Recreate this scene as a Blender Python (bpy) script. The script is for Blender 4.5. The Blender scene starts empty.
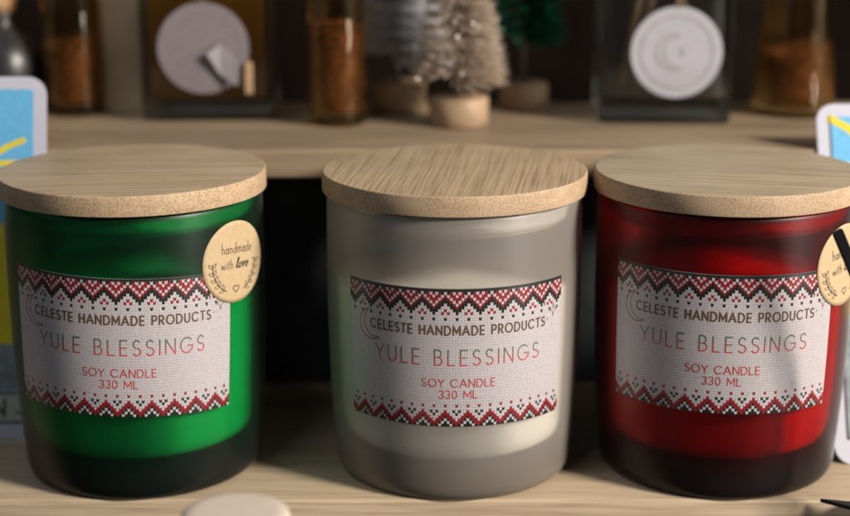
import bpy, bmesh, math, random
from mathutils import Vector, Matrix
random.seed(7)
PI = math.pi
scene = bpy.context.scene
col = scene.collection

# ------------------------------------------------------------------ camera
cam_d = bpy.data.cameras.new('camera'); cam = bpy.data.objects.new('camera', cam_d); col.objects.link(cam)
cam.location = (0, 0, .2084); cam.rotation_euler = (math.radians(90 - 14.7), 0, 0)
cam_d.sensor_width = 36; cam_d.lens = 1600 / 850 * 36
cam_d.clip_start = .01; cam_d.clip_end = 50
cam_d.dof.use_dof = True; cam_d.dof.focus_distance = .501; cam_d.dof.aperture_fstop = 5.2
scene.camera = cam
# ------------------------------------------------------------------ world and lamps
w = bpy.data.worlds.new('World'); scene.world = w; w.use_nodes = True
wt = w.node_tree; bg = wt.nodes['Background']; bg.inputs[1].default_value = 1
def wn(t, op=None):
    n = wt.nodes.new('ShaderNode' + t)
    if op: n.operation = op
    return n
# dim room with soft bright patches added right, left and overhead for glass reflections
wtc = wn('TexCoord'); last = None
for d, lo, hi, c in (((.86, -.40, .32), .86, .95, (.95, .92, .86)), ((-.80, -.50, .30), .90, .97, (.17, .21, .25)), ((.30, .2, .93), .75, .97, (.13, .14, .15))):
    l = math.sqrt(sum(q * q for q in d)); dp = wn('VectorMath', 'DOT_PRODUCT'); dp.inputs[1].default_value = [q / l for q in d]; wt.links.new(wtc.outputs['Generated'], dp.inputs[0])
    mr = wn('MapRange'); mr.interpolation_type = 'SMOOTHSTEP'; mr.inputs['From Min'].default_value = lo; mr.inputs['From Max'].default_value = hi; wt.links.new(dp.outputs['Value'], mr.inputs[0])
    sc = wn('VectorMath', 'SCALE'); sc.inputs[0].default_value = c; wt.links.new(mr.outputs[0], sc.inputs['Scale'])
    ad = wn('VectorMath', 'ADD'); wt.links.new(sc.outputs[0], ad.inputs[0])
    if last is None: ad.inputs[1].default_value = (.026, .030, .034)
    else: wt.links.new(last, ad.inputs[1])
    last = ad.outputs[0]
wt.links.new(last, bg.inputs[0])

def area(name, loc, target, size, power, color, sy=None):
    l = bpy.data.lights.new(name, 'AREA'); l.size = size; l.energy = power; l.color = color
    if sy: l.shape = 'RECTANGLE'; l.size_y = sy
    o = bpy.data.objects.new(name, l); col.objects.link(o); o.location = loc
    o.rotation_euler = (Vector(target) - Vector(loc)).to_track_quat('-Z', 'Y').to_euler()
    return o
def polar(az, el, d, c=(.01, .52, .05)):
    az = math.radians(az); el = math.radians(el)
    return (c[0] + d * math.cos(el) * math.sin(az), c[1] - d * math.cos(el) * math.cos(az), c[2] + d * math.sin(el))
area('window_light', polar(58, 28, 1.6), (.01, .54, .06), .26, 48, (1, .90, .79))
area('room_light', (-.45, -.10, 1.25), (.0, .55, .05), .5, 2.4, (.86, .93, 1))
area('label_sheen_lamp', polar(57, -2, 1.1), (.01, .54, .05), .08, 2.0, (1, .96, .93), .12)  # added low lamp for a sheen on the labels, no window stands there
scene.view_settings.view_transform = 'Standard'; scene.view_settings.look = 'None'
scene.view_settings.exposure = -.12; scene.view_settings.gamma = 1
scene.render.engine = 'CYCLES'
scene.cycles.max_bounces = 14; scene.cycles.transmission_bounces = 12; scene.cycles.transparent_max_bounces = 24
scene.cycles.sample_clamp_indirect = 12.0; scene.cycles.blur_glossy = 1.0
scene.cycles.caustics_reflective = False
scene.cycles.use_denoising = True

# ------------------------------------------------------------------ material helpers
def new_mat(name):
    m = bpy.data.materials.new(name); m.use_nodes = True
    nt = m.node_tree
    for n in list(nt.nodes): nt.nodes.remove(n)
    out = nt.nodes.new('ShaderNodeOutputMaterial')
    return m, nt, out
def N(nt, t, **kw):
    n = nt.nodes.new('ShaderNode' + t)
    for k, v in kw.items():
        if k.startswith('i_'):
            key = k[2:]
            n.inputs[int(key) if key.isdigit() else key.replace('_', ' ')].default_value = v
        else: setattr(n, k, v)
    return n
def L(nt, a, b): nt.links.new(a, b)
def c4(c): return (c[0], c[1], c[2], 1)
def objcoord(nt, rot=(0, 0, 0), scale=(1, 1, 1)):
    tc = N(nt, 'TexCoord'); m0 = N(nt, 'Mapping'); m0.inputs['Rotation'].default_value = rot; L(nt, tc.outputs['Object'], m0.inputs[0])
    mp = N(nt, 'Mapping'); mp.inputs['Scale'].default_value = scale
    L(nt, m0.outputs[0], mp.inputs[0]); return mp.outputs[0]
def ramp(nt, src, stops):
    r = N(nt, 'ValToRGB'); e = r.color_ramp.elements
    while len(e) < len(stops): e.new(.5)
    for el, (p, c) in zip(e, stops): el.position = p; el.color = c4(c)
    L(nt, src, r.inputs[0]); return r.outputs[0]
def mixc(nt, fac, a, b, mode='MIX'):
    m = N(nt, 'Mix', data_type='RGBA', blend_type=mode)
    for s, v in ((m.inputs[0], fac), (m.inputs[6], a), (m.inputs[7], b)):
        if hasattr(v, 'is_linked'): L(nt, v, s)
        elif isinstance(v, (int, float)): s.default_value = v
        else: s.default_value = c4(v)
    return m.outputs[2]
def noise(nt, vec, scale, detail=4, rough=.5, dist=0):
    n = N(nt, 'TexNoise'); n.inputs['Scale'].default_value = scale; n.inputs['Detail'].default_value = detail
    n.inputs['Roughness'].default_value = rough; n.inputs['Distortion'].default_value = dist
    L(nt, vec, n.inputs['Vector']); return n.outputs['Fac']
def bump(nt, h, strength=.3, dist=.001):
    b = N(nt, 'Bump'); b.inputs['Strength'].default_value = strength; b.inputs['Distance'].default_value = dist
    L(nt, h, b.inputs['Height']); return b.outputs[0]
def principled(nt, out, base, rough=.5, **kw):
    p = N(nt, 'BsdfPrincipled')
    if hasattr(base, 'is_linked'): L(nt, base, p.inputs['Base Color'])
    else: p.inputs['Base Color'].default_value = c4(base)
    if hasattr(rough, 'is_linked'): L(nt, rough, p.inputs['Roughness'])
    else: p.inputs['Roughness'].default_value = rough
    for k, v in kw.items():
        s = p.inputs[k.replace('_', ' ')]
        if hasattr(v, 'is_linked'): L(nt, v, s)
        else: s.default_value = v
    L(nt, p.outputs[0], out.inputs[0]); return p

def simple(name, c, rough=.6, var=.12, scale=200, bmp=.15, **kw):
    m, nt, out = new_mat(name)
    v = objcoord(nt); n = noise(nt, v, scale, 5, .6)
    lo = [x * (1 - var) for x in c]; hi = [min(1, x * (1 + var)) for x in c]
    cc = ramp(nt, n, [(.3, lo), (.7, hi)])
    principled(nt, out, cc, rough, Normal=bump(nt, n, bmp, .0004), **kw)
    return m

def wood(name, base, dark, rot=0, along=8, across=260, rough=.55, strength=.8, fine=1.0, knots=True):
    """plank grain running along the local x axis turned by rot"""
    m, nt, out = new_mat(name)
    v = objcoord(nt, (0, 0, rot), (along, across, across * .8))
    n1 = noise(nt, v, 1, 5, .62, .35)
    v2 = objcoord(nt, (0, 0, rot), (along * .6, across * .13, across * .13))
    n2 = noise(nt, v2, 1, 3, .5, .9)
    v3 = objcoord(nt, (0, 0, rot), (along * 5, across * 5.5, across * 5.5))
    n3 = noise(nt, v3, 1, 2, .5)
    a = ramp(nt, n1, [(.32, dark), (.62, base)])
    b = ramp(nt, n2, [(.30, [x * .68 for x in dark]), (.50, base), (.75, [min(1, x * 1.12) for x in base])])
    c = mixc(nt, .55, a, b)
    d = mixc(nt, .35 * fine, c, ramp(nt, n3, [(.35, [x * .6 for x in dark]), (.6, base)]))
    principled(nt, out, d, rough, Normal=bump(nt, n1, .22 * strength, .0004), Specular_IOR_Level=.35)
    return m

def bamboo_top(name, base, dark, rot, contrast, along, across):
    m, nt, out = new_mat(name)
    v = objcoord(nt, (0, 0, rot), (along, across, 60))
    n1 = noise(nt, v, 1, 3, .55)
    v2 = objcoord(nt, (0, 0, rot), (along * .5, across * .14, 60))
    n2 = noise(nt, v2, 1, 3, .5, .4)
    v3 = objcoord(nt, (.3, .1, rot), (along * 2.2, across * 1.1, 60))
    n3 = noise(nt, v3, 1, 2, .5)
    lines = ramp(nt, n1, [(.36, dark), (.36 + .22 / max(contrast, .2), base)])
    broad = ramp(nt, n2, [(.32, [base[i] * .55 + dark[i] * .45 for i in range(3)]), (.55, base), (.75, [min(1, x * 1.1) for x in base])])
    c = mixc(nt, .5, lines, broad)
    c = mixc(nt, .3 * contrast, c, ramp(nt, n3, [(.40, dark), (.52, base)]))
    vb = objcoord(nt); nb = noise(nt, vb, 38, 3)
    c = mixc(nt, .4, c, ramp(nt, nb, [(.35, [x * .75 for x in base]), (.65, [min(1, x * 1.08) for x in base])]))
    principled(nt, out, c, .52, Normal=bump(nt, n1, .35 * contrast, .0003), Specular_IOR_Level=.4)
    return m
def bamboo_side(name, base, dark, seed=0):
    """speckled vascular bundles of cut bamboo round the rim"""
    m, nt, out = new_mat(name)
    tc = N(nt, 'TexCoord')
    sx = N(nt, 'SeparateXYZ'); L(nt, tc.outputs['Object'], sx.inputs[0])
    at = N(nt, 'Math', operation='ARCTAN2'); L(nt, sx.outputs[0], at.inputs[0]); L(nt, sx.outputs[1], at.inputs[1])
    mu = N(nt, 'Math', operation='MULTIPLY'); mu.inputs[1].default_value = .044; L(nt, at.outputs[0], mu.inputs[0])
    cb = N(nt, 'CombineXYZ'); L(nt, mu.outputs[0], cb.inputs[0]); L(nt, sx.outputs[2], cb.inputs[1]); cb.inputs[2].default_value = seed
    mp = N(nt, 'Mapping'); mp.inputs['Scale'].default_value = (1450, 1600, 1); L(nt, cb.outputs[0], mp.inputs[0])
    vo = N(nt, 'TexVoronoi', feature='F1'); vo.inputs['Scale'].default_value = 1; vo.inputs['Randomness'].default_value = .62
    L(nt, mp.outputs[0], vo.inputs['Vector'])
    mp2 = N(nt, 'Mapping'); mp2.inputs['Scale'].default_value = (160, 420, 1); L(nt, cb.outputs[0], mp2.inputs[0])
    n2 = noise(nt, mp2.outputs[0], 1, 3)
    mp3 = N(nt, 'Mapping'); mp3.inputs['Scale'].default_value = (60, 60, 1); L(nt, cb.outputs[0], mp3.inputs[0])
    n3 = noise(nt, mp3.outputs[0], 1, 2)
    spots = ramp(nt, vo.outputs['Distance'], [(.12, dark), (.56, base)])
    c = mixc(nt, .30, spots, ramp(nt, n2, [(.35, [base[i] * .5 + dark[i] * .5 for i in range(3)]), (.62, base)]))
    c = mixc(nt, ramp(nt, n3, [(.52, (0, 0, 0)), (.70, (.5, .5, .5))]), c, base)
    principled(nt, out, c, .6, Normal=bump(nt, vo.outputs['Distance'], .12, .0002), Specular_IOR_Level=.3)
    return m

def frosted(name, tint, haze, base_col, haze_fac=.2, base_fac=.75, z0=.0065, z1=.0185, edge=.5, thru=.45, bend=.50):
    """satin lacquered jar glass: tinted, scattering, with dark refraction in the thick foot painted as colour"""
    m, nt, out = new_mat(name)
    tr = N(nt, 'BsdfTransparent')
    rf = N(nt, 'BsdfRefraction')
    # light that leaves at a slant has come through more coloured glass
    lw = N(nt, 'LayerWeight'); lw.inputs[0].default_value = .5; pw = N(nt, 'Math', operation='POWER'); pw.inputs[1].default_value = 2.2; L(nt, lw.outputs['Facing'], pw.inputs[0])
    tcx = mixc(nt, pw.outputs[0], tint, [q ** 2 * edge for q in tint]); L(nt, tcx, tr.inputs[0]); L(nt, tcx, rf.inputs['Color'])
    rf.inputs['IOR'].default_value = 1.04; rf.inputs['Roughness'].default_value = .75
    mx = N(nt, 'MixShader'); mx.inputs[0].default_value = bend; L(nt, tr.outputs[0], mx.inputs[1]); L(nt, rf.outputs[0], mx.inputs[2])
    df = N(nt, 'BsdfDiffuse'); tl = N(nt, 'BsdfTranslucent'); tl.inputs[0].default_value = c4(haze); df.inputs[0].default_value = c4(haze)
    dt = N(nt, 'MixShader'); dt.inputs[0].default_value = thru; L(nt, df.outputs[0], dt.inputs[1]); L(nt, tl.outputs[0], dt.inputs[2])
    m2 = N(nt, 'MixShader'); m2.inputs[0].default_value = haze_fac; L(nt, mx.outputs[0], m2.inputs[1]); L(nt, dt.outputs[0], m2.inputs[2])
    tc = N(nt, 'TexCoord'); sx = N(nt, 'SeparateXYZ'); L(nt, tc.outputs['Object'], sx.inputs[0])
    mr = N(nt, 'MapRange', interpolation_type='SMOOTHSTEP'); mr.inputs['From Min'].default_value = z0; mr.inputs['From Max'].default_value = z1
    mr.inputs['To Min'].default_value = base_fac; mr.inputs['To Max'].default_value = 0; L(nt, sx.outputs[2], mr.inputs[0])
    bd = N(nt, 'BsdfDiffuse'); bd.inputs[0].default_value = c4(base_col)  # dark colour stands in for refraction in the thick glass foot
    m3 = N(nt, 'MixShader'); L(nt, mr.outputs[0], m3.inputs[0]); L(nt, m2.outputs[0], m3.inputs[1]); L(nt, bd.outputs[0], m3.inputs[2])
    gl = N(nt, 'BsdfGlossy'); gl.inputs['Roughness'].default_value = .38
    v = objcoord(nt); n = noise(nt, v, 900, 3)
    b = bump(nt, n, .06, .0002); L(nt, b, gl.inputs['Normal'])
    fr = N(nt, 'Fresnel'); fr.inputs[0].default_value = 1.45
    fm = N(nt, 'Math', operation='MULTIPLY'); fm.inputs[1].default_value = .85; L(nt, fr.outputs[0], fm.inputs[0])
    m4 = N(nt, 'MixShader'); L(nt, fm.outputs[0], m4.inputs[0]); L(nt, m3.outputs[0], m4.inputs[1]); L(nt, gl.outputs[0], m4.inputs[2])
    L(nt, m4.outputs[0], out.inputs[0])
    return m
def clear_glass(name, tint=(1, 1, 1), rough=.02, see=.5):
    """half of the light goes straight through, half is bent"""
    m, nt, out = new_mat(name)
    tr = N(nt, 'BsdfTransparent'); tr.inputs[0].default_value = c4(tint)
    g = N(nt, 'BsdfGlass'); g.inputs['Color'].default_value = c4(tint); g.inputs['Roughness'].default_value = rough; g.inputs['IOR'].default_value = 1.47
    mx = N(nt, 'MixShader'); mx.inputs[0].default_value = 1 - see; L(nt, tr.outputs[0], mx.inputs[1]); L(nt, g.outputs[0], mx.inputs[2])
    L(nt, mx.outputs[0], out.inputs[0]); return m

# ------------------------------------------------------------------ object helpers
def link(name, me, m, parent=None, loc=None):
    o = bpy.data.objects.new(name, me); col.objects.link(o)
    for x in (m if isinstance(m, (list, tuple)) else [m]): me.materials.append(x)
    if parent: o.parent = parent
    if loc: o.location = loc
    return o
def pydata(verts, faces, mi=None, smooth=False):
    me = bpy.data.meshes.new('mesh'); me.from_pydata(verts, [], faces)
    if mi: me.polygons.foreach_set('material_index', mi)
    if smooth: me.polygons.foreach_set('use_smooth', [True] * len(faces))
    me.update(); return me
def tag(o, label, cat, group=None, kind=None):
    if label: o['label'] = label
    if cat: o['category'] = cat
    if group: o['group'] = group
    if kind: o['kind'] = kind
    return o
def empty(name, loc, label, cat, group=None, rz=0):
    o = bpy.data.objects.new(name, None); col.objects.link(o); o.location = loc; o.rotation_euler = (0, 0, rz)
    o.empty_display_size = .01
    return tag(o, label, cat, group)
def lathe(prof, seg=96, closed=False, sharp=None, mats=None):
    """prof: list of (r, z) going round the section; r = 0 ends close on the axis"""
    V = []; F = []; M = []; rows = []
    for r, z in prof:
        if r < 1e-7: rows.append([len(V)]); V.append((0, 0, z))
        else:
            rows.append(list(range(len(V), len(V) + seg)))
            V += [(r * math.sin(2 * PI * i / seg), -r * math.cos(2 * PI * i / seg), z) for i in range(seg)]
    n = len(rows)
    for k in range(n if closed else n - 1):
        a, b = rows[k], rows[(k + 1) % n]
        for i in range(seg):
            j = (i + 1) % seg
            if len(a) == 1 and len(b) == 1: continue
            if len(a) == 1: f = (a[0], b[j], b[i])
            elif len(b) == 1: f = (a[i], a[j], b[0])
            else: f = (a[i], a[j], b[j], b[i])
            F.append(f); M.append(mats[k] if mats else 0)
    return pydata(V, F, M, True)
def smooth_by_angle(o, ang=35):
    me = o.data; bm = bmesh.new(); bm.from_mesh(me)
    for e in bm.edges:
        if len(e.link_faces) == 2 and e.calc_face_angle(0) > math.radians(ang): e.smooth = False
    bm.to_mesh(me); bm.free()
def box(x0, x1, y0, y1, z0, z1, bev=0, seg=3):
    bm = bmesh.new()
    bmesh.ops.create_cube(bm, size=1, matrix=Matrix.Translation(((x0 + x1) / 2, (y0 + y1) / 2, (z0 + z1) / 2)) @ Matrix.Diagonal((x1 - x0, y1 - y0, z1 - z0, 1)))
    if bev: bmesh.ops.bevel(bm, geom=list(bm.edges), offset=bev, segments=seg, affect='EDGES', profile=.6)
    bmesh.ops.recalc_face_normals(bm, faces=bm.faces)
    me = bpy.data.meshes.new('mesh'); bm.to_mesh(me); bm.free(); return me
def tube(pts, r, seg=8, r1=None):
    V = []; F = []; n = len(pts); P = [Vector(p) for p in pts]
    for k, p in enumerate(P):
        t = (P[min(k + 1, n - 1)] - P[max(k - 1, 0)]).normalized()
        u = t.orthogonal().normalized() if k == 0 else (u - t * u.dot(t)).normalized()
        v = t.cross(u); rr = r if r1 is None else r + (r1 - r) * k / (n - 1)
        V += [tuple(p + rr * (math.cos(2 * PI * i / seg) * u + math.sin(2 * PI * i / seg) * v)) for i in range(seg)]
    for k in range(n - 1):
        for i in range(seg):
            j = (i + 1) % seg
            F.append((k * seg + i, k * seg + j, (k + 1) * seg + j, (k + 1) * seg + i))
    F.append(tuple(range(seg - 1, -1, -1))); F.append(tuple((n - 1) * seg + i for i in range(seg)))
    return pydata(V, F, None, True)

# ------------------------------------------------------------------ stroke lettering
def arc(cx, cy, rx, ry, a0, a1, n=14):
    return [(cx + rx * math.cos(math.radians(a0 + (a1 - a0) * i / n)), cy + ry * math.sin(math.radians(a0 + (a1 - a0) * i / n))) for i in range(n + 1)]
G = {}
G['C'] = (.92, [arc(.5, .5, .46, .5, 42, 318, 22)])
G['E'] = (.58, [[(.54, 1), (.04, 1), (.04, 0), (.54, 0)], [(.04, .5), (.50, .5)]])
G['L'] = (.54, [[(.04, 1), (.04, 0), (.5, 0)]])
G['S'] = (.60, [arc(.3, .745, .23, .255, 30, 270, 14)[:-1] + arc(.3, .245, .26, .245, 90, -150, 14)])
G['T'] = (.62, [[(0, 1), (.62, 1)], [(.31, 1), (.31, 0)]])
G['H'] = (.72, [[(.04, 1), (.04, 0)], [(.68, 1), (.68, 0)], [(.04, .5), (.68, .5)]])
G['A'] = (.84, [[(0, 0), (.42, 1), (.84, 0)], [(.15, .33), (.69, .33)]])
G['N'] = (.76, [[(.04, 0), (.04, 1), (.72, 0), (.72, 1)]])
G['D'] = (.78, [[(.04, 0), (.04, 1), (.30, 1)] + arc(.28, .5, .46, .5, 85, -85, 16) + [(.30, 0), (.04, 0)]])
G['M'] = (.92, [[(.04, 0), (.04, 1), (.46, .25), (.88, 1), (.88, 0)]])
G['P'] = (.60, [[(.04, 0), (.04, 1), (.30, 1)] + arc(.30, .72, .27, .28, 80, -80, 12) + [(.30, .44), (.04, .44)]])
G['R'] = (.64, [[(.04, 0), (.04, 1), (.30, 1)] + arc(.30, .72, .27, .28, 80, -80, 12) + [(.30, .44), (.04, .44)], [(.30, .44), (.60, 0)]])
G['O'] = (1.0, [arc(.5, .5, .47, .5, 90, 450, 30)])
G['U'] = (.72, [[(.04, 1), (.04, .34)] + arc(.36, .33, .32, .33, 180, 360, 14) + [(.68, .34), (.68, 1)]])
G['Y'] = (.74, [[(0, 1), (.37, .48), (.74, 1)], [(.37, .48), (.37, 0)]])
G['B'] = (.64, [[(.04, 0), (.04, 1), (.28, 1)] + arc(.28, .76, .24, .24, 80, -80, 10) + [(.28, .52)] + arc(.30, .26, .28, .26, 80, -80, 12) + [(.28, 0), (.04, 0)], [(.04, .52), (.28, .52)]])
G['I'] = (.10, [[(.05, 1), (.05, 0)]])
G['G'] = (.96, [arc(.5, .5, .46, .5, 42, 345, 22) + [(.945, .46), (.56, .46)]])
G['3'] = (.56, [arc(.26, .745, .235, .255, 150, -80, 14) + arc(.26, .25, .26, .25, 80, -150, 14)])
G['0'] = (.62, [arc(.31, .5, .27, .5, 90, 450, 26)])
G['h'] = (.42, [[(.04, 1), (.04, 0)], [(.04, .3)] + arc(.20, .34, .16, .18, 170, 0, 8) + [(.36, 0)]])
G['a'] = (.46, [arc(.20, .25, .18, .25, 0, 360, 16), [(.40, .52), (.40, 0)]])
G['n'] = (.42, [[(.04, .52), (.04, 0)], [(.04, .3)] + arc(.20, .34, .16, .18, 170, 0, 8) + [(.36, 0)]])
G['d'] = (.46, [arc(.20, .25, .18, .25, 0, 360, 16), [(.40, 1), (.40, 0)]])
G['m'] = (.66, [[(.04, .52), (.04, 0)], [(.04, .3)] + arc(.18, .36, .14, .16, 170, 0, 8) + [(.32, 0)], [(.325, .3)] + arc(.46, .36, .14, .16, 170, 0, 8) + [(.60, 0)]])
G['e'] = (.42, [[(.03, .27), (.36, .27)] + arc(.20, .25, .17, .26, 10, 310, 14)])
G['w'] = (.60, [[(0, .52), (.15, 0), (.29, .45), (.43, 0), (.58, .52)]])
G['i'] = (.10, [[(.05, .52), (.05, 0)], [(.05, .70), (.05, .76)]])
G['t'] = (.26, [[(.12, .85), (.12, 0)], [(0, .54), (.25, .54)]])
G['l'] = (.24, [[(.0, .1), (.16, .6), (.22, .95), (.12, 1.0), (.06, .6), (.08, .1), (.16, 0), (.24, .08)]])
G['o'] = (.36, [arc(.17, .24, .15, .24, 90, 450, 14)])
G['v'] = (.38, [[(0, .46), (.08, .5), (.14, 0), (.30, .5), (.38, .44)]])
G[' '] = (.34, [])
def text_lines(s, h, width, gap=.18):
    """centred polylines of a word h high; tracking is adjusted so that the line is width wide"""
    ws = [G[c][0] for c in s]
    sx = (width / h - gap * (len(s) - 1)) / sum(ws)
    ws = [q * sx for q in ws]
    tot = sum(ws) + gap * (len(s) - 1); x = -tot / 2; out = []
    for c, wd in zip(s, ws):
        for pl in G[c][1]: out.append([((x + px * sx) * h, (py - .5) * h) for px, py in pl])
        x += wd + gap
    return out
def dens(pl, step):
    out = [pl[0]]
    for a, b in zip(pl, pl[1:]):
        d = math.hypot(b[0] - a[0], b[1] - a[1]); n = max(1, int(math.ceil(d / step)))
        out += [(a[0] + (b[0] - a[0]) * i / n, a[1] + (b[1] - a[1]) * i / n) for i in range(1, n + 1)]
    return out
class Ink:
    """flat ribbons following strokes, wrapped on a surface by fn(u, v, lift)"""
    def __init__(s, fn): s.V = []; s.F = []; s.M = []; s.fn = fn; s.k = 0
    def stroke(s, pl, wd, mi=0, lift=0.0, step=.0007):
        pl = dens([p for i, p in enumerate(pl) if i == 0 or math.hypot(p[0] - pl[i - 1][0], p[1] - pl[i - 1][1]) > 1e-7], step)
        if len(pl) < 2: return
        s.k += 1; lf = lift + (s.k % 7) * 4e-6; h = wd / 2
        loop = math.hypot(pl[0][0] - pl[-1][0], pl[0][1] - pl[-1][1]) < 1e-7
        if not loop:
            for e, q in ((0, 1), (-1, -2)):
                dx, dy = pl[e][0] - pl[q][0], pl[e][1] - pl[q][1]; d = math.hypot(dx, dy)
                pl[e] = (pl[e][0] + dx / d * h * .5, pl[e][1] + dy / d * h * .5)
        n = len(pl); b = len(s.V)
        for i, (x, y) in enumerate(pl):
            if loop: a = pl[i - 1] if i else pl[-2]; c = pl[i + 1] if i < n - 1 else pl[1]
            else: a = pl[max(i - 1, 0)]; c = pl[min(i + 1, n - 1)]
            d1 = Vector((x - a[0], y - a[1])); d2 = Vector((c[0] - x, c[1] - y))
            if d1.length < 1e-9: d1 = d2
            if d2.length < 1e-9: d2 = d1
            d1.normalize(); d2.normalize(); t = d1 + d2
            if t.length < 1e-4: t = d1
            t.normalize(); nx, ny = -t.y, t.x; k = h / max(.5, abs(nx * -d1.y + ny * d1.x))
            s.V.append(s.fn(x - nx * k, y - ny * k, lf)); s.V.append(s.fn(x + nx * k, y + ny * k, lf))
        for i in range(n - 1): s.F.append((b + 2 * i, b + 2 * i + 2, b + 2 * i + 3, b + 2 * i + 1)); s.M.append(mi)
    def poly(s, pts, mi=0, lift=0.0):
        b = len(s.V); s.V += [s.fn(x, y, lift) for x, y in pts]; s.F.append(tuple(range(b, b + len(pts)))); s.M.append(mi)
    def mesh(s): return pydata(s.V, s.F, s.M)

# ------------------------------------------------------------------ surfaces: shelves, table, backdrop
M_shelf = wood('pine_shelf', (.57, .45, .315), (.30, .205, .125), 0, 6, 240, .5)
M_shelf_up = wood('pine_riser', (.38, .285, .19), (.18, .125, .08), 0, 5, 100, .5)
M_dark = simple('gap_shade', (.055, .066, .070), .95, .3, 60, Specular_IOR_Level=0)  # dark colour stands in for the shaded void under the upper shelf
M_back = simple('dark_backdrop', (.010, .007, .006), .95, .4, 9, Specular_IOR_Level=0)
M_table = simple('dark_table', (.03, .025, .02), .7, .3, 40)
tag(link('table', box(-1.2, 1.2, .05, 1.1, -.10, -.06), M_table), None, None, kind='structure')
tag(link('lower_shelf', box(-.7, .7, .4838, .70, -.0185, 0, .0009, 2), M_shelf), None, None, kind='structure')
tag(link('shelf_support', box(-.69, .69, .50, .69, -.0600, -.0187), M_table), None, None, kind='structure')
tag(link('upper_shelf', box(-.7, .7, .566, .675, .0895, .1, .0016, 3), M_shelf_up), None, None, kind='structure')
tag(link('gap_shade_panel', box(-.69, .69, .600, .606, .0002, .0893), M_dark), None, None, kind='structure')  # added dark sheet in place of the shade below the open shelf
V = []; F = []
nx = 60
for i in range(nx + 1):
    x = -1.6 + 3.2 * i / nx
    for j, z in enumerate((-.099, .2, .5, .8, 1.2)):
        V.append((x, .98 + .016 * math.sin(x * 31) + .008 * math.sin(x * 77 + 1) * (1 + .2 * j), z))
for i in range(nx):
    for j in range(4): a = i * 5 + j; F.append((a, a + 5, a + 6, a + 1))
tag(link('backdrop', pydata(V, F, None, True), M_back), None, None, kind='structure')

# ------------------------------------------------------------------ candles
PROF = [(.0368, 0), (.0379, .0003), (.0390, .0012), (.0398, .0027), (.0403, .0050), (.0405, .009), (.0409, .014), (.0413, .020), (.0418, .028),
        (.0422, .037), (.0425, .048), (.0427, .062), (.0427, .076), (.0426, .088), (.0425, .0935)]
def Rz(z):
    z = max(0, min(z, .0935))
    for (r0, z0), (r1, z1) in zip(PROF, PROF[1:]):
        if z <= z1: return r0 + (r1 - r0) * (z - z0) / (z1 - z0)
    return PROF[-1][0]
def on_jar(tc, zc, tilt):
    ct, st = math.cos(tilt), math.sin(tilt)
    def fn(u, v, lift):
        uu = u * ct - v * st; vv = u * st + v * ct; th = tc + uu / .0425; z = zc + vv; r = Rz(z) + .00012 + lift
        return (r * math.sin(th), -r * math.cos(th), z)
    return fn
NC, NR = 85, 49; LW, LH = .0772, .0457
CW, CH = LW / NC, LH / NR
def stitch_colour(c, r):
    """0 cream, 1 red, 2 black; c counted from the middle of the label, r from the top"""
    k = (c + 4) % 8 - 4; a = abs(k)
    if r <= 10:
        if r == 0: return 2
        if r == 1: return 0 if a in (1, 4) else (2 if a == 3 else 1)
        if r == 2: return 0 if a in (0, 3) else 1
        if r == 3: return 0 if a == 2 else (2 if a == 4 else 1)
        if r == 4: return 0 if a == 1 else (2 if a >= 3 and a == 4 else (2 if a == 3 else 1))
        if r == 5: return 0 if a in (0, 4) else (1 if a == 1 else 2)
        if r == 6: return 1 if a == 0 else (2 if a in (1, 2) else 0)
        if r == 7: return 2 if a in (0, 1) else (1 if a == 4 else 0)
        if r == 8: return 2 if a == 0 else (1 if a == 3 else 0)
        if r == 10: return 2 if a in (0, 4) else 0
        return 0
    q = NR - 1 - r; p = 4 - a               # p: distance from a peak of the lower border
    if q == 0: return 1 if p == 4 else (0 if p == 2 else 2)
    if q == 1: return 1 if p >= 3 else (0 if p == 1 else 2)
    if q == 2: return 1 if p in (2, 3) else (0 if p in (0, 4) else 2)
    if q == 3: return 1 if p in (1, 2) else (2 if p == 0 else 0)
    if q == 4: return 1 if p <= 1 else (2 if p == 4 else 0)
    if q == 5: return 1 if p == 0 else (2 if p == 3 else 0)
    if q == 7: return 1 if p in (0, 4) else 0
    return 0
def print_mat(name, c, rough=.31, var=.06):
    m, nt, out = new_mat(name); v = objcoord(nt); n = noise(nt, v, 1500, 3)
    cc = ramp(nt, n, [(.3, [x * (1 - var) for x in c]), (.7, [min(1, x * (1 + var)) for x in c])])
    principled(nt, out, cc, rough, Specular_IOR_Level=.5); return m
M_paper = print_mat('label_paper', (.10, .09, .095))
M_cream = print_mat('printed_wool_cream', (.53, .495, .52), var=.10)
M_red = print_mat('printed_wool_red', (.26, .016, .022), var=.2)
M_black = print_mat('printed_wool_black', (.013, .020, .017), var=.3)
M_brown = print_mat('ink_brown', (.115, .070, .045))
M_gold = print_mat('ink_gold', (.20, .12, .07))
M_redink = print_mat('ink_red', (.42, .05, .045))
def grad_ink():
    m, nt, out = new_mat('ink_green_to_red'); tc = N(nt, 'TexCoord'); a = N(nt, 'Attribute', attribute_name='fade')
    c = ramp(nt, a.outputs['Fac'], [(.12, (.46, .05, .045)), (.5, (.27, .09, .06)), (.85, (.07, .12, .08))])
    principled(nt, out, c, .4); return m
M_grad = grad_ink()

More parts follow.
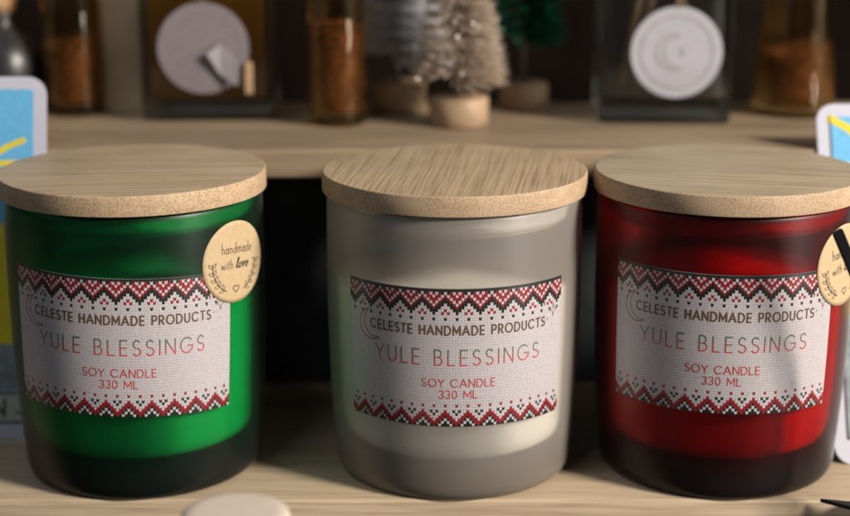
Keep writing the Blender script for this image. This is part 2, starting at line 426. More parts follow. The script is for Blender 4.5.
def add_label(parent, tc, zc, tilt):
    fn = on_jar(tc, zc, tilt)
    # paper with thickness
    V = []; F = []; nu, nv = 85, 24
    for s in (0, 1):
        for j in range(nv + 1):
            for i in range(nu + 1):
                V.append(fn(-LW / 2 - .0001 + (LW + .0002) * i / nu, -LH / 2 - .0001 + (LH + .0002) * j / nv, -.00008 if s == 0 else 0))
    st = (nu + 1) * (nv + 1)
    for j in range(nv):
        for i in range(nu):
            a = st + j * (nu + 1) + i; F.append((a, a + 1, a + nu + 2, a + nu + 1))
    for i in range(nu):
        for a, sgn in ((i, 1), (nv * (nu + 1) + i, -1)):
            f = (a, a + 1, a + 1 + st, a + st); F.append(f if sgn > 0 else f[::-1])
    for j in range(nv):
        for a, sgn in ((j * (nu + 1), -1), (j * (nu + 1) + nu, 1)):
            f = (a, a + nu + 1, a + nu + 1 + st, a + st); F.append(f if sgn > 0 else f[::-1])
    lab = link('label', pydata(V, F, None, True), M_paper, parent)
    # printed knitting: two legs per stitch
    V = []; F = []; M = []
    rng = random.Random(5)
    leg = [(-.485, .71), (-.485, -.21), (-.015, -.70), (-.015, .22)]
    for r in range(NR):
        for ci in range(NC):
            c = ci - NC // 2; col_i = stitch_colour(c, r)
            uc = (c) * CW; vc = LH / 2 - (r + .5) * CH
            for sg in (1, -1):
                b = len(V); pts = [(uc + sg * x * CW * .96, min(LH / 2 + .0001, max(-LH / 2 - .0001, vc + y * CH))) for x, y in leg]
                if sg < 0: pts.reverse()
                V += [fn(x, y, .00003) for x, y in pts]; F.append((b, b + 1, b + 2, b + 3)); M.append(col_i)
    link('knit_pattern', pydata(V, F, M), [M_cream, M_red, M_black], lab)
    # writing
    ink = Ink(fn); lift = .00006
    vz = lambda z: z - .05005
    for pl in text_lines('CELESTE HANDMADE PRODUCTS', .0029, .0600, .25):
        ink.stroke([(x + .0006, y + vz(.0594)) for x, y in pl], .00056, 0, lift)
    link('brand_lettering', ink.mesh(), M_brown, lab)
    ink = Ink(fn); fade = []
    for pl in text_lines('YULE BLESSINGS', .0050, .0557, .30):
        n0 = len(ink.V); q = [(x + .0004, y + vz(.0504)) for x, y in pl]
        ink.stroke(q, .00040, 0, lift)
        for v in ink.V[n0:]: fade.append(None)
    me = ink.mesh(); at = me.attributes.new('fade', 'FLOAT', 'POINT')
    ct = math.cos(tilt); st_ = math.sin(tilt)
    for i, v in enumerate(me.vertices):
        th = math.atan2(v.co.x, -v.co.y) - tc; uu = th * .0425; vv = v.co.z - zc
        vl = -uu * st_ + vv * ct; at.data[i].value = (vl - (vz(.0504) - .0025)) / .0050
    link('title_lettering', me, M_grad, lab)
    ink = Ink(fn)
    for pl in text_lines('SOY CANDLE', .0026, .0236, .22): ink.stroke([(x + .0006, y + vz(.0419)) for x, y in pl], .00034, 0, lift)
    for pl in text_lines('330 ML', .0026, .0123, .22): ink.stroke([(x + .0005, y + vz(.0381)) for x, y in pl], .00034, 0, lift)
    link('small_lettering', ink.mesh(), M_redink, lab)
    # crescent outline and sparkles
    ink = Ink(fn); cx, cy = -.0290, vz(.0590)
    R1 = .0050
    outer = arc(cx, cy, R1, R1, 100, 305, 30)
    p0, p1 = outer[0], outer[-1]
    inner = []
    for i in range(31):
        t = i / 30; a = math.radians(100 + 205 * t)
        bulge = math.sin(PI * t) ** .8 * .0021
        inner.append((cx + (R1 - bulge) * math.cos(a), cy + (R1 - bulge) * math.sin(a)))
    ink.stroke(outer, .00042, 0, lift); ink.stroke(inner, .00034, 0, lift + .00001)
    link('crescent_moon', ink.mesh(), M_gold, lab); ink = Ink(fn)
    def star(x, y, s, wd):
        pts = []
        for k in range(8):
            a = PI / 2 + k * PI / 4; r = s if k % 2 == 0 else s * .30
            pts.append((x + r * .8 * math.cos(a), y + r * math.sin(a)))
        ink.stroke(pts + [pts[0]], wd, 0, lift)
    star(.0345, vz(.0625), .0024, .00025)
    for x, y, s in ((.0303, .0652, .0011), (.0318, .0597, .0006), (.0340, .0578, .0005), (.0293, .0626, .0005), (.0360, .0665, .0006), (.0272, .0648, .0004)):
        yy = vz(y); ink.poly([(x, yy + s), (x - s * .4, yy), (x, yy - s), (x + s * .4, yy)], 0, lift)
    link('sparkles', ink.mesh(), M_gold, lab)
    return lab

M_kraft = simple('kraft_paper', (.49, .365, .21), .62, .08, 700, .05)
M_inkblack = print_mat('ink_black', (.03, .028, .03))
def add_sticker(parent, tc, zc, R=.0134, tilt=0.0):
    # the paper is stiffer than the jar is round: it touches along its left edge and stands off at the right
    t0 = tc - R / .0425; RC = .056; ct, st = math.cos(tilt), math.sin(tilt)
    def fn(u, v, l):
        uu = u * ct - v * st; vv = u * st + v * ct; s = uu + R; z = zc + vv; r = Rz(z) + .00036 + l
        ph = s / RC; tg = (RC + l) * math.sin(ph); dn = RC * (1 - math.cos(ph)) if s > 0 else 0
        q = r - dn
        return (q * math.sin(t0) + tg * math.cos(t0), -(q * math.cos(t0) - tg * math.sin(t0)), z)
    V = []; F = []; seg = 64; rings = 10
    V.append(fn(0, 0, 0))
    for k in range(1, rings + 1):
        for i in range(seg):
            a = 2 * PI * i / seg; V.append(fn(R * k / rings * math.cos(a), R * k / rings * math.sin(a), 0))
    for i in range(seg): V.append(fn(R * math.cos(2 * PI * i / seg), R * math.sin(2 * PI * i / seg), -.0002))
    for i in range(seg):
        j = (i + 1) % seg; F.append((0, 1 + i, 1 + j))
        for k in range(rings - 1): a = 1 + k * seg; F.append((a + i, a + seg + i, a + seg + j, a + j))
        a = 1 + (rings - 1) * seg; F.append((a + i, a + seg + i, a + seg + j, a + j))
    s = link('round_sticker', pydata(V, F, None, True), M_kraft, parent)
    ink = Ink(fn); lf = .00005
    for pl in text_lines('handmade', .0034, .0138, .12): ink.stroke([(x + .0008, y + .0046) for x, y in pl], .00022, 0, lf)
    for pl in text_lines('with', .0031, .0052, .12): ink.stroke([(x - .0036, y - .0006) for x, y in pl], .00020, 0, lf)
    for pl in text_lines('love', .0033, .0058, .08): ink.stroke([(x + .0034 + y * .22, y - .0004) for x, y in pl], .00040, 0, lf)
    # heart
    h = []
    for i in range(33):
        t = 2 * PI * i / 32; h.append((.0011 * (16 * math.sin(t) ** 3) / 13 + .0004, .00105 * (13 * math.cos(t) - 5 * math.cos(2 * t) - 2 * math.cos(3 * t) - math.cos(4 * t)) / 13 - .0088))
    ink.stroke(h, .00026, 0, lf)
    # laurel sprays
    for sg in (-1, 1):
        stem = arc(0, -.0005, .0096, .0096, 178, 248, 20)
        if sg > 0: stem = [(-x, y) for x, y in stem]
        ink.stroke(stem, .00024, 0, lf)
        for k in range(2, 19, 4):
            x, y = stem[k]; x2, y2 = stem[k + 1]; ang = math.atan2(y - y2, x - x2)
            for sd in (-1, 1):
                a = ang + sd * .75; ln = .0021; px, py = -math.sin(a), math.cos(a)
                leaf = [(x, y)] + [(x + ln * t * math.cos(a) + px * .00048 * math.sin(PI * t), y + ln * t * math.sin(a) + py * .00048 * math.sin(PI * t)) for t in (.25, .5, .75, 1)] + \
                       [(x + ln * t * math.cos(a) - px * .00048 * math.sin(PI * t), y + ln * t * math.sin(a) - py * .00048 * math.sin(PI * t)) for t in (.75, .5, .25)] + [(x, y)]
                ink.stroke(leaf, .00018, 0, lf)
    link('sticker_print', ink.mesh(), M_inkblack, s)
    return s

def wax_mat(name, c):
    m, nt, out = new_mat(name); v = objcoord(nt); n = noise(nt, v, 55, 3)
    cc = ramp(nt, n, [(.3, [x * .93 for x in c]), (.7, c)])
    principled(nt, out, cc, .45, Subsurface_Weight=.4, Subsurface_Radius=(1, .8, .6), Subsurface_Scale=.004); return m
M_wax = wax_mat('soy_wax', (.93, .895, .80))
M_seal = simple('silicone_seal', (.45, .42, .38), .4)
M_plug = wood('lid_plug_wood', (.55, .40, .25), (.36, .24, .13), 0, 6, 200)

def candle(loc, label, glass, topm, sidem, lab, sticker, rz=0, lid_rz=0):
    t = empty('candle', loc, label, 'candle', 'candles with wooden lids in a row')
    inner = [(.0390, .0935), (.0392, .085), (.0393, .060), (.0390, .045), (.0384, .030), (.0379, .018), (.0370, .0140), (.0345, .0122), (.030, .0118), (0, .0118)]
    rim = [(.0424, .0947), (.0419, .0954), (.0412, .0957), (.0402, .0957), (.0394, .0953), (.0390, .0946)]
    prof = [(0, .0006), (.030, .0006), (.034, .0001)] + PROF + rim + inner
    me = lathe(prof, 128, mats=[0 if i < 3 + len(PROF) + len(rim) else 1 for i in range(len(prof))])
    link('jar', me, [glass, G_inner], t)
    wp = [(0, .0122), (.0300, .0122), (.0342, .0128), (.0364, .0146), (.0374, .0185), (.0381, .0300), (.0387, .045), (.0390, .060), (.0390, .0655), (.0384, .0668), (.034, .0664), (.02, .0662), (0, .0661)]
    wx = link('wax', lathe(wp, 96), M_wax, t)
    lid = bpy.data.objects.new('lid', None); 
    lp = [(0, .0959), (.0405, .0959), (.0436, .0959), (.0439, .0960), (.0440, .0963), (.0440, .1019), (.0439, .1023), (.04365, .10245), (.0432, .1025), (0, .1025)]
    mats = [1, 1, 1, 1, 1, 1, 1, 0, 0, 0]
    lo = link('lid', lathe(lp, 160, mats=mats), [topm, sidem], t)
    lo.rotation_euler = (0, 0, lid_rz); smooth_by_angle(lo, 50)
    link('plug', lathe([(0, .0872), (.0362, .0872), (.0372, .0880), (.0372, .0958), (0, .0958)], 64), M_plug, lo)
    link('seal', lathe([(.0373, .0885), (.0386, .0890), (.0388, .0905), (.0384, .0915), (.0388, .0925), (.0386, .0940), (.0373, .0945)], 64, closed=True), M_seal, lo)
    add_label(t, *lab)
    if sticker: add_sticker(t, *sticker)
    return t
R = math.radians
def inner_glass():
    m, nt, out = new_mat('inner_glass_face'); tr = N(nt, 'BsdfTransparent'); tr.inputs[0].default_value = (.97, .97, .97, 1)
    gl = N(nt, 'BsdfGlossy'); gl.inputs['Roughness'].default_value = .2; mx = N(nt, 'MixShader'); mx.inputs[0].default_value = .03
    L(nt, tr.outputs[0], mx.inputs[1]); L(nt, gl.outputs[0], mx.inputs[2]); L(nt, mx.outputs[0], out.inputs[0]); return m
G_inner = inner_glass()
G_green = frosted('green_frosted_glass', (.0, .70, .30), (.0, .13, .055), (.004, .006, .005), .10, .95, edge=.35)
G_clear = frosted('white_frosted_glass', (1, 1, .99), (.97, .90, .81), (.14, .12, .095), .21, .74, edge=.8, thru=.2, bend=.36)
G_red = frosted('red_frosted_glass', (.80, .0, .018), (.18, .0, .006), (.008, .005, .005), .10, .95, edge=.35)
T_mid = bamboo_top('bamboo_top_streaky', (.50, .385, .25), (.15, .07, .03), R(-82), 1.6, 8, 900)
T_left = bamboo_top('bamboo_top_pale', (.49, .385, .26), (.19, .12, .065), R(-5), 1.7, 7, 640)
T_right = bamboo_top('bamboo_top_grey', (.47, .385, .27), (.18, .125, .075), R(12), 1.8, 7, 600)
S_a = bamboo_side('bamboo_rim', (.53, .385, .245), (.16, .085, .045), 0)
S_b = bamboo_side('bamboo_rim_pale', (.53, .39, .255), (.17, .095, .05), 3.3)
candle((-.0970, .5213, 0), 'green frosted glass candle with a flat wooden lid and a round handmade with love sticker', G_green, T_left, S_a,
       (R(.2), .0533, R(-2.2)), (R(56.5), .0768, .0134, R(-4)))
candle((.0098, .5210, 0), 'white frosted glass candle with a streaky bamboo lid, between the green and the red candle', G_clear, T_mid, S_b,
       (R(.3), .05005, 0), None)
candle((.1004, .5213, 0), 'deep red frosted glass candle with a wooden lid, beside the black clip', G_red, T_right, S_b,
       (R(-9.6), .0542, R(-.2)), (R(50), .0768, .0134, R(6)))

# ------------------------------------------------------------------ picture cards leaning on the upper shelf
M_cardw = simple('card_border_white', (.50, .51, .60), .4, .03, 300, .03)
M_cblue = simple('card_blue', (.13, .42, .70), .4, .12, 500, .03)
M_cyel = simple('card_yellow', (.72, .58, .02), .4, .12, 300, .03)
M_cgrey = simple('card_grey', (.22, .27, .30), .45, .45, 160, .03)
M_ccream = simple('card_title_strip', (.42, .46, .38), .45, .06, 200, .03)
M_cline = simple('card_black_line', (.03, .04, .04), .5)
def card(bx, by, lean, label, design):
    """lower left corner at bx, by; width .07, leaning back by lean"""
    W, H, T = .070, .1300, .0011
    rt = empty('picture_card', (bx, by, 0), label, 'card', 'picture cards leaning on the shelf')
    rt.rotation_euler = (-lean, 0, 0)
    def rr(x0, x1, z0, z1, r, n=8):
        pts = []
        for cx, cz, a0 in ((x1 - r, z1 - r, 0), (x0 + r, z1 - r, 90), (x0 + r, z0 + r, 180), (x1 - r, z0 + r, 270)):
            pts += [(cx + r * math.cos(R(a0 + 90 * i / n)), cz + r * math.sin(R(a0 + 90 * i / n))) for i in range(n + 1)]
        return pts
    def slab(pts, y0, y1):
        n = len(pts); V = [(x, y0, z) for x, z in pts] + [(x, y1, z) for x, z in pts]
        F = [tuple(range(n)), tuple(range(2 * n - 1, n - 1, -1))] + [(i + n, (i + 1) % n + n, (i + 1) % n, i) for i in range(n)]
        return pydata(V, F)
    link('card_sheet', slab(rr(0, W, 0, H, .0065), 0, T), M_cardw, rt)
    design(rt, slab, rr, W, H)
    return rt
def flat(slab, pts, lv): return slab(pts, -.0001 - lv * .00005, -.00001)
def design_left(rt, slab, rr, W, H):
    b = .0045
    pic = link('picture', flat(slab, rr(b, W - b, .0165, H - b, .001), 0), M_cblue, rt)
    V = Ink(lambda u, v, l: (u, -.00018 - l, v))
    # rays and flowers in yellow, grey wall
    for x, z, a, ln in ((.052, .098, 8, .016), (.056, .104, 28, .014), (.040, .1, 60, .02), (.05, .092, -8, .02)):
        V.stroke([(x - ln * math.cos(R(a)) / 2, z - ln * math.sin(R(a)) / 2), (x, z + .0008), (x + ln * math.cos(R(a)) / 2, z + ln * math.sin(R(a)) / 2)], .0020, 0, 0)
    V.poly([(b, .034), (W - b, .034), (W - b, .072), (W - .012, .079), (W - .022, .074), (b, .078)], 0, .00002)
    link('yellow_shapes', V.mesh(), M_cyel, pic)
    V = Ink(lambda u, v, l: (u, -.00026 - l, v)); V.poly([(b, .0165), (W - b, .0165), (W - b, .033), (W - .02, .0345), (b, .033)], 0, 0)
    link('grey_shapes', V.mesh(), M_cgrey, pic)
    strip = link('title_strip', flat(slab, [(b, .006), (W - b, .006), (W - b, .0163), (b, .0163)], 0), M_ccream, rt)
    V = Ink(lambda u, v, l: (u, -.0002 - l, v))
    V.stroke([(b, .0060), (W - b, .0060)], .0007); V.stroke([(b, .0164), (W - b, .0164)], .0007)
    for pl in text_lines('N', .0058, .0046): V.stroke([(x + W - .0168, z + .0112) for x, z in pl], .0010)
    V.stroke([(W - .0105, .0098), (W - .0090, .0092)], .0008)
    link('title_letter', V.mesh(), M_cline, strip)
def design_right(rt, slab, rr, W, H):
    b = .0048
    pic = link('picture', flat(slab, rr(b, W - b, .009, H - b, .001), 0), M_cblue, rt)
    V = Ink(lambda u, v, l: (u, -.00018 - l, v))
    V.stroke([(b, H - .0055), (b + .006, H - .009), (b + .02, H - .022)], .0028)
    V.stroke([(b + .001, H - .0245), (b + .006, H - .0235), (b + .012, H - .025), (b + .03, H - .022)], .0030)
    link('yellow_rays', V.mesh(), M_cyel, pic); V = Ink(lambda u, v, l: (u, -.00022 - l, v))
    V.poly([(b, .056), (b + .006, .052), (b + .012, .060), (b + .012, .070), (b + .006, .066), (b, .072)], 0, .00002)
    V.poly([(b + .014, .046), (W - b, .046), (W - b, .07), (b + .016, .074)], 0, .00002)
    link('yellow_shapes', V.mesh(), M_cyel, pic)
    V = Ink(lambda u, v, l: (u, -.00026 - l, v)); V.poly([(b, .009), (W - b, .009), (W - b, .044), (b + .012, .050), (b, .048)], 0, 0)
    link('grey_shapes', V.mesh(), M_cgrey, pic)
    V = Ink(lambda u, v, l: (u, -.0003 - l, v)); V.stroke([(b, .009), (W - b, .009)], .0007); V.stroke([(b, .009), (b, H - b)], .0004)
    link('outline', V.mesh(), M_cline, pic)
card(-.2060, .5385, math.atan2(.0265, .1), 'white edged blue and yellow card leaning behind the green candle', design_left)
card(.1412, .5140, math.atan2(.0515, .1), 'white edged blue and yellow card leaning beside the red candle', design_right)

# ------------------------------------------------------------------ pale round lid in front, black clip, black card
M_pale = simple('pale_cream_lid', (.60, .52, .44), .55, .05, 120, .05)
t = empty('small_pot', (-.0512, .400, -.06), 'small pot with a pale cream round lid in front of the green candle', 'pot')
link('pot_body', lathe([(0, 0), (.0125, 0), (.0133, .001), (.0133, .0860), (0, .0860)], 64), M_pale, t)
link('pot_lid', lathe([(0, .0862), (.0144, .0862), (.0148, .0868), (.0148, .0908), (.0145, .0918), (.0136, .0925), (.011, .0927), (0, .0926)], 96), M_pale, t)

M_blk = simple('black_plastic', (.006, .006, .007), .35, .1)
t = empty('clip_sign_holder', (.150, .462, 0), 'black plastic clip at the right edge in front of the red candle sticker', 'clip')
def slant(p0, p1, wd, th):
    p0 = Vector(p0); p1 = Vector(p1); d = (p1 - p0).normalized(); s = d.cross(Vector((0, 1, 0))).normalized() * wd / 2; n = Vector((0, th / 2, 0))
    V = [tuple(p + a * s + b * n) for p in (p0, p1) for a, b in ((-1, -1), (1, -1), (1, 1), (-1, 1))]
    me = pydata(V, [(0, 3, 2, 1), (4, 5, 6, 7), (0, 1, 5, 4), (1, 2, 6, 5), (2, 3, 7, 6), (3, 0, 4, 7)])
    bm = bmesh.new(); bm.from_mesh(me); bmesh.ops.bevel(bm, geom=list(bm.edges), offset=.0004, segments=2, affect='EDGES'); bmesh.ops.recalc_face_normals(bm, faces=bm.faces); bm.to_mesh(me); bm.free(); return me
link('clip_arm', slant((-.0268, .003, .0950), (-.0082, .003, .0550), .0033, .0022), M_blk, t)
link('clip_stem', slant((-.0086, .003, .0560), (.006, .003, -.0595), .0032, .0022), M_blk, t)
M_bc = simple('black_card', (.008, .009, .010), .6)
V = [(.1280, .4812), (.1370, .4790), (.160, .4960), (.195, .4960), (.195, .4560), (.160, .4560)]
V = [(x, y, .0004) for x, y in V]; n = len(V)
t = tag(link('black_card', pydata(V + [(x, y, z + .0012) for x, y, z in V], [tuple(range(n)), tuple(range(2 * n - 1, n - 1, -1))] + [(i, i + n, (i + 1) % n + n, (i + 1) % n) for i in range(n)]), M_bc),
        'pointed black card lying on the shelf edge at the lower right', 'card')

# ------------------------------------------------------------------ things on the upper shelf
Z = .1001
GL = clear_glass('clear_glass', (.97, .98, .97), .02, .55)
GLv = clear_glass('warm_vial_glass', (.97, .88, .70), .03, .5)
GLs = clear_glass('thick_clear_glass', (.92, .95, .95), .02, .20)
M_cork = simple('cork', (.42, .27, .15), .85, .3, 500)
def herb_mat(name, a, b):
    m, nt, out = new_mat(name); v = objcoord(nt)
    vo = N(nt, 'TexVoronoi'); vo.inputs['Scale'].default_value = 600; L(nt, v, vo.inputs['Vector'])
    n = noise(nt, v, 170, 5, .75)
    c = mixc(nt, .5, ramp(nt, vo.outputs['Color'], [(.1, a), (.9, b)]), ramp(nt, n, [(.35, a), (.65, b)]))
    principled(nt, out, c, .7, Normal=bump(nt, n, .8, .001)); return m
M_herb = herb_mat('dried_herbs', (.018, .008, .005), (.20, .075, .030))
M_oil = clear_glass('golden_oil', (.80, .58, .26), .05, .5)
def vial(loc, r, content, h, label, rtop=None, cr=None, oil=True):
    t = empty('glass_vial', loc, label, 'vial', 'vials of dried herbs on the upper shelf')
    rt = rtop or r; wl = .0009
    prof = [(0, 0), (r - .001, 0), (r, .0012), (r, .004), (rt + (r - rt) * .35, h * .5), (rt, h * .8), (rt * .62, h * .88), (rt * .62, h), (rt * .62 - wl, h), (rt * .62 - wl, h * .88),
            (rt - wl, h * .8), (rt + (r - rt) * .35 - wl, h * .5), (r - wl, .006), (r - wl - .001, .0045), (0, .0042)]
    link('glass', lathe(prof, 64), GLv, t)
    c = cr or r - .0016; z0, z1 = content
    rng = random.Random(len(label)); seg = 40; V = []; F = []
    prof = [(0, z0), (c * .8, z0), (c * .86, z0 + .001), (c * .86, z1 - .004), (c * .5, z1 - .002), (0, z1 - .001)]
    me = lathe(prof, 24); V = [tuple(v.co) for v in me.vertices]; F = [tuple(p.vertices) for p in me.polygons]
    ph = rng.uniform(0, 6)
    for i in range(1500):                      # leaf and bark flakes heaped unevenly
        a = rng.uniform(0, 2 * PI); q = c * (.80 + .20 * rng.random()) ; top = z1 + .0016 * math.sin(a + ph) + .0008 * math.sin(3 * a)
        z = rng.uniform(z0, top)
        if rng.random() < .2: q = c * math.sqrt(rng.random()); z = top - .001 * rng.random()
        p = Vector((q * math.sin(a), -q * math.cos(a), z)); u = Vector((rng.gauss(0, 1), rng.gauss(0, 1), rng.gauss(0, 1))).normalized(); v = u.orthogonal().normalized(); sz = rng.uniform(.0005, .0012)
        if q > c - .0008: u = Vector((math.cos(a), math.sin(a), 0)) * rng.uniform(.5, 1) + Vector((0, 0, rng.uniform(-1, 1))); u.normalize(); v = Vector((math.sin(a), -math.cos(a), 0)).cross(u)
        k = len(V); V += [tuple(p - u * sz), tuple(p + v * sz * .5), tuple(p + u * sz * .9), tuple(p - v * sz * .6)]; F.append((k, k + 1, k + 2, k + 3))
    link('dried_herbs', pydata(V, F), M_herb, t)
    link('stopper', lathe([(0, h - .006), (rt * .62 - wl - .0002, h - .006), (rt * .62 + .0004, h + .001), (rt * .66, h + .010), (0, h + .010)], 40), M_cork, t)
    return t
vial((-.1422, .6465, Z), .0122, (.0055, .0300), .078, 'glass vial of brown herbs beside the dark round bottle')
vial((-.0344, .6228, Z), .0114, (.0055, .0390), .078, 'glass vial filled high with rust coloured herbs, left of the white tree')
vial((.1500, .6470, Z), .0168, (.0062, .0262), .080, 'flared glass vial of orange brown herbs at the right end', .0118, .0125)

M_tagw = simple('tag_white', (.40, .40, .45), .6, .04, 200, .05)
M_tagg = simple('tag_grey', (.19, .165, .18), .7, .10, 150, .05)
M_wd = simple('wood_stick', (.42, .27, .16), .7, .15, 200)
M_twine = simple('twine', (.30, .22, .13), .9)
M_tagink = simple('tag_ink', (.28, .22, .22), .7)
M_amber = simple('amber_liquid', (.30, .17, .04), .3, .2, 30)
def amber():
    m, nt, out = new_mat('amber_liquid_clear'); g = N(nt, 'BsdfTransparent'); g.inputs[0].default_value = (.70, .46, .15, 1)
    d = N(nt, 'BsdfTranslucent'); d.inputs[0].default_value = (.75, .48, .14, 1); mx = N(nt, 'MixShader'); mx.inputs[0].default_value = .6
    L(nt, g.outputs[0], mx.inputs[1]); L(nt, d.outputs[0], mx.inputs[2]); L(nt, mx.outputs[0], out.inputs[0]); return m
M_amberc = amber()
def cloudy():
    m, nt, out = new_mat('cloudy_liquid'); g = N(nt, 'BsdfTransparent'); g.inputs[0].default_value = (.82, .80, .78, 1)
    d = N(nt, 'BsdfTranslucent'); d.inputs[0].default_value = (.55, .50, .48, 1); mx = N(nt, 'MixShader'); mx.inputs[0].default_value = .16
    L(nt, g.outputs[0], mx.inputs[1]); L(nt, d.outputs[0], mx.inputs[2]); L(nt, mx.outputs[0], out.inputs[0]); return m
M_cloudy = cloudy()
def open_box(hx, hy, h, wl, fl, bev):
    """square bottle: outer block with a hollow"""
    bm = bmesh.new()
    bmesh.ops.create_cube(bm, size=1, matrix=Matrix.Translation((0, 0, h / 2)) @ Matrix.Diagonal((2 * hx, 2 * hy, h, 1)))
    bmesh.ops.bevel(bm, geom=list(bm.edges), offset=bev, segments=4, affect='EDGES', profile=.5)
    r = bmesh.ops.create_cube(bm, size=1, matrix=Matrix.Translation((0, 0, (fl + h - wl) / 2)) @ Matrix.Diagonal((2 * (hx - wl), 2 * (hy - wl), h - wl - fl, 1)))
    vs = set(r['verts']); ed = [e for e in bm.edges if e.verts[0] in vs]
    fs = [f for f in bm.faces if f.verts[0] in vs]
    bmesh.ops.recalc_face_normals(bm, faces=bm.faces)
    for f in fs:
        c = f.calc_center_median(); 
        if f.normal.dot(c - Vector((0, 0, (fl + h - wl) / 2))) > 0: f.normal_flip()
    me = bpy.data.meshes.new('mesh'); bm.to_mesh(me); bm.free(); return me
def square_bottle(loc, rz, hx, label, tagm, moon, tx, tz, tr, oil):
    t = empty('square_bottle', loc, label, 'bottle', 'square glass bottles on the upper shelf', rz)
    h = .066; hy = .020
    link('glass', open_box(hx, hy, h, .0042, .0100 if not oil else .0085, .0030), GLs, t)
    link('neck', lathe([(.0100, h), (.0100, h + .012), (.0082, h + .012), (.0082, h)], 40, closed=True), GLs, t)
    link('cap', lathe([(0, h + .0122), (.0125, h + .0122), (.0130, h + .013), (.0130, h + .030), (0, h + .031)], 48), M_wd, t)
    if oil:
        link('liquid', box(-hx + .0044, hx - .0044, -hy + .0044, hy - .0044, .0087, .048), M_amberc, t)
    else:
        link('liquid', box(-hx + .0044, hx - .0044, -hy + .0044, hy - .0044, .0102, .052), M_cloudy, t)
    for x0, x1, y in ((-.006, -.016, .002), (.004, .0125, -.003), (-.001, -.010, .005)):
        link('reed', tube([(x0, y, h - .001), (x1, y, .0125)], .0013), M_wd, t)
    # hanging round tag in front of the glass
    yf = -hy - .0012
    tg = link('round_tag', lathe([(0, 0), (tr, 0), (tr, .0008), (0, .0008)], 64), tagm, t, (tx, yf, tz)); tg.rotation_euler = (R(90), 0, 0); smooth_by_angle(tg)
    ink = Ink(lambda u, v, l: (u, v, .0009 + l))
    if moon:
        oc = arc(-.001, 0, .0068, .0068, 70, 300, 24); n = len(oc)
        ic = [(-.001 + (.0068 - .0028 * math.sin(PI * i / (n - 1))) * math.cos(R(70 + 230 * i / (n - 1))), (.0068 - .0028 * math.sin(PI * i / (n - 1))) * math.sin(R(70 + 230 * i / (n - 1)))) for i in range(n)]
        ink.stroke(oc, .0005); ink.stroke(ic, .0004, 0, .00001)
        ink.stroke([(.002, .0015), (.0028, 0), (.002, -.0015), (.0012, 0), (.002, .0015)], .0004)
        ink.stroke(arc(0, 0, .0138, .0138, 0, 360, 48), .0004)
    else:
        ink.stroke(arc(0, 0, .0150, .0150, 0, 360, 48), .0003)
        ink.stroke([(-.012, -.004), (-.002, .001), (.011, .007)], .0006)
    link('tag_print', ink.mesh(), M_tagink, tg)
    link('twine', tube([(tx, yf - .0004, tz + tr - .001), (tx * .5, yf + .001, h + .001), (0, -.0108, h + .005)], .0006), M_twine, t)
    return t
sq1 = square_bottle((-.0862, .6455, Z), R(2), .0262, 'square glass bottle of amber liquid with a grey tag and folded paper', M_tagg, False, -.0010, .0292, .0178, True)
M_fold = simple('folded_paper', (.24, .225, .235), .6)
link('folded_paper', pydata([(.0005, -.0255, .0275), (.0055, -.0240, .0190), (.0125, -.0262, .0150), (.0135, -.0238, .0240), (.006, -.0232, .0310)], [(0, 1, 2, 3, 4)]), M_fold, sq1)
link('wooden_peg', box(.0150, .0180, -.0245, -.0220, .0115, .0240, .0004), M_wd, sq1)
square_bottle((.0946, .6385, Z), R(-3), .0260, 'square clear glass bottle with a white round moon tag and wood reeds', M_tagw, True, .0035, .0285, .0176, False)

M_beige = simple('beige_card', (.36, .28, .19), .7, .15, 60)
t = tag(link('beige_box', box(-.0105, .0105, -.012, .012, 0, .072, .0012), M_beige, None, (-.1215, .662, Z)), 'plain beige box standing between the herb vial and the amber bottle', 'box')
M_db = simple('dark_bottle', (.018, .018, .020), .35, .3, 80)
t = empty('round_bottle', (-.1722, .652, Z), 'dark round bottle with a wooden stopper at the left end of the shelf', 'bottle')
link('bottle_body', lathe([(0, 0), (.010, 0), (.0145, .005), (.0165, .013), (.0160, .022), (.0120, .030), (.0062, .0345), (.0055, .038), (.0062, .040), (0, .040)], 64), M_db, t)
link('stopper', lathe([(0, .0402), (.0055, .0402), (.0066, .045), (.0066, .056), (.005, .059), (0, .060)], 40), M_wd, t)

# bottle brush trees
def bristle_mat(name, c, rough, metallic, var):
    m, nt, out = new_mat(name); v = objcoord(nt); n = noise(nt, v, 420, 4, .7)
    cc = ramp(nt, n, [(.3, [x * (1 - var) for x in c]), (.7, [min(1, x * (1 + var)) for x in c])])
    principled(nt, out, cc, rough, Metallic=metallic); return m
M_brw = bristle_mat('bristles_white', (.82, .82, .84), .6, 0, .15)
M_brg = bristle_mat('bristles_champagne', (.68, .56, .45), .38, .2, .3)
M_brn = bristle_mat('bristles_green', (.02, .15, .08), .4, .2, .5)
M_glw = bristle_mat('glitter_silver', (.95, .92, .88), .24, 1, .05)
M_gln = bristle_mat('glitter_green', (.05, .75, .35), .15, 1, .2)
M_log = wood('log_slice', (.44, .31, .20), (.28, .18, .105), 0, 60, 200)
M_wire = simple('twisted_wire', (.45, .45, .48), .35, .1, 300, .1, Metallic=.8)
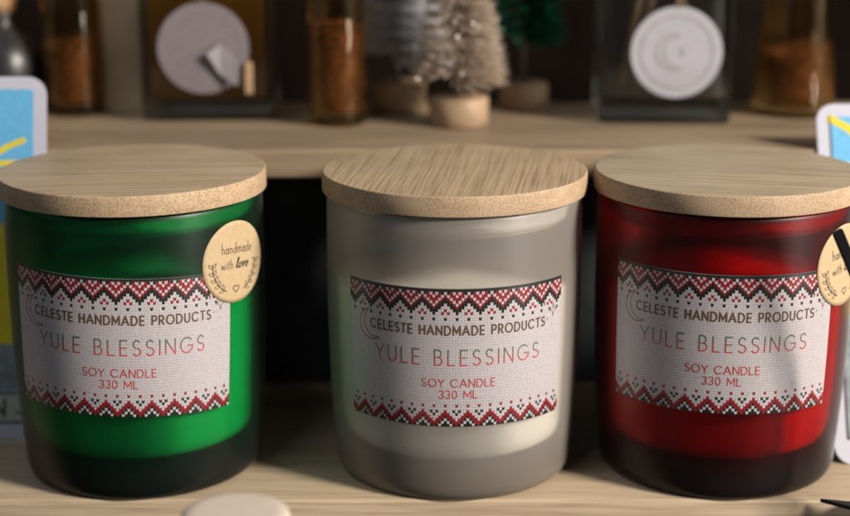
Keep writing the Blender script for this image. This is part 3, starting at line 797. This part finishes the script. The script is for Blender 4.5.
def tree(loc, rb, hb, rc, zc, hc, label, mb, mg, ng, seed):
    t = empty('bottle_brush_tree', loc, label, 'decoration', 'small bottle brush trees on the upper shelf')
    link('wooden_base', lathe([(0, 0), (rb - .0006, 0), (rb, .0006), (rb, hb - .0007), (rb - .0007, hb), (0, hb)], 56), M_log, t)
    link('wire_trunk', tube([(0, 0, hb - .001), (0, 0, zc + hc)], .0009), M_wire, t)
    rng = random.Random(seed); V = []; F = []; M = []; turns = hc / .0052; n = 9500
    for i in range(n):
        k = i / n; z = zc + hc * k; a = 2 * PI * turns * k + rng.uniform(-.25, .25) ; rad = rc * (1 - k) ** .85 * rng.uniform(.86, 1.08) + .0015
        d = Vector((math.sin(a), -math.cos(a), rng.uniform(-.22, .10))); p0 = Vector((0, 0, z)); p1 = p0 + d.normalized() * rad
        s = d.cross(Vector((rng.uniform(-1, 1), rng.uniform(-1, 1), 1))).normalized() * .00018
        b = len(V); V += [tuple(p0 - s), tuple(p0 + s), tuple(p1 + s * .6), tuple(p1 - s * .6)]; F.append((b, b + 1, b + 2, b + 3)); M.append(0)
    for i in range(ng):
        k = rng.random() ** 1.4; a = rng.uniform(0, 2 * PI); rad = rc * (1 - k) ** .85 * rng.uniform(.75, 1.05)
        c = Vector((rad * math.sin(a), -rad * math.cos(a), zc + hc * k)); u = Vector((rng.gauss(0, 1), rng.gauss(0, 1), rng.gauss(0, 1))).normalized(); v = u.orthogonal().normalized(); s = rng.uniform(.0004, .0008)
        b = len(V); V += [tuple(c + s * (math.cos(q) * v + math.sin(q) * u.cross(v))) for q in (0, PI / 3, 2 * PI / 3, PI, 4 * PI / 3, 5 * PI / 3)]; F.append(tuple(range(b, b + 6))); M.append(1)
    link('bristles', pydata(V, F, M), [mb, mg], t)
    return t
tree((.0132, .6190, Z), .0116, .0112, .0180, .0190, .075, 'champagne glitter bottle brush tree on the nearest log slice', M_brg, M_glw, 1100, 1)
tree((-.0110, .6520, Z), .0112, .0120, .0200, .0240, .085, 'white bottle brush tree on a log slice', M_brw, M_glw, 60, 2)
tree((.0408, .6590, Z), .0102, .0110, .0165, .0290, .070, 'dark green glitter bottle brush tree on a log slice', M_brn, M_gln, 500, 3)
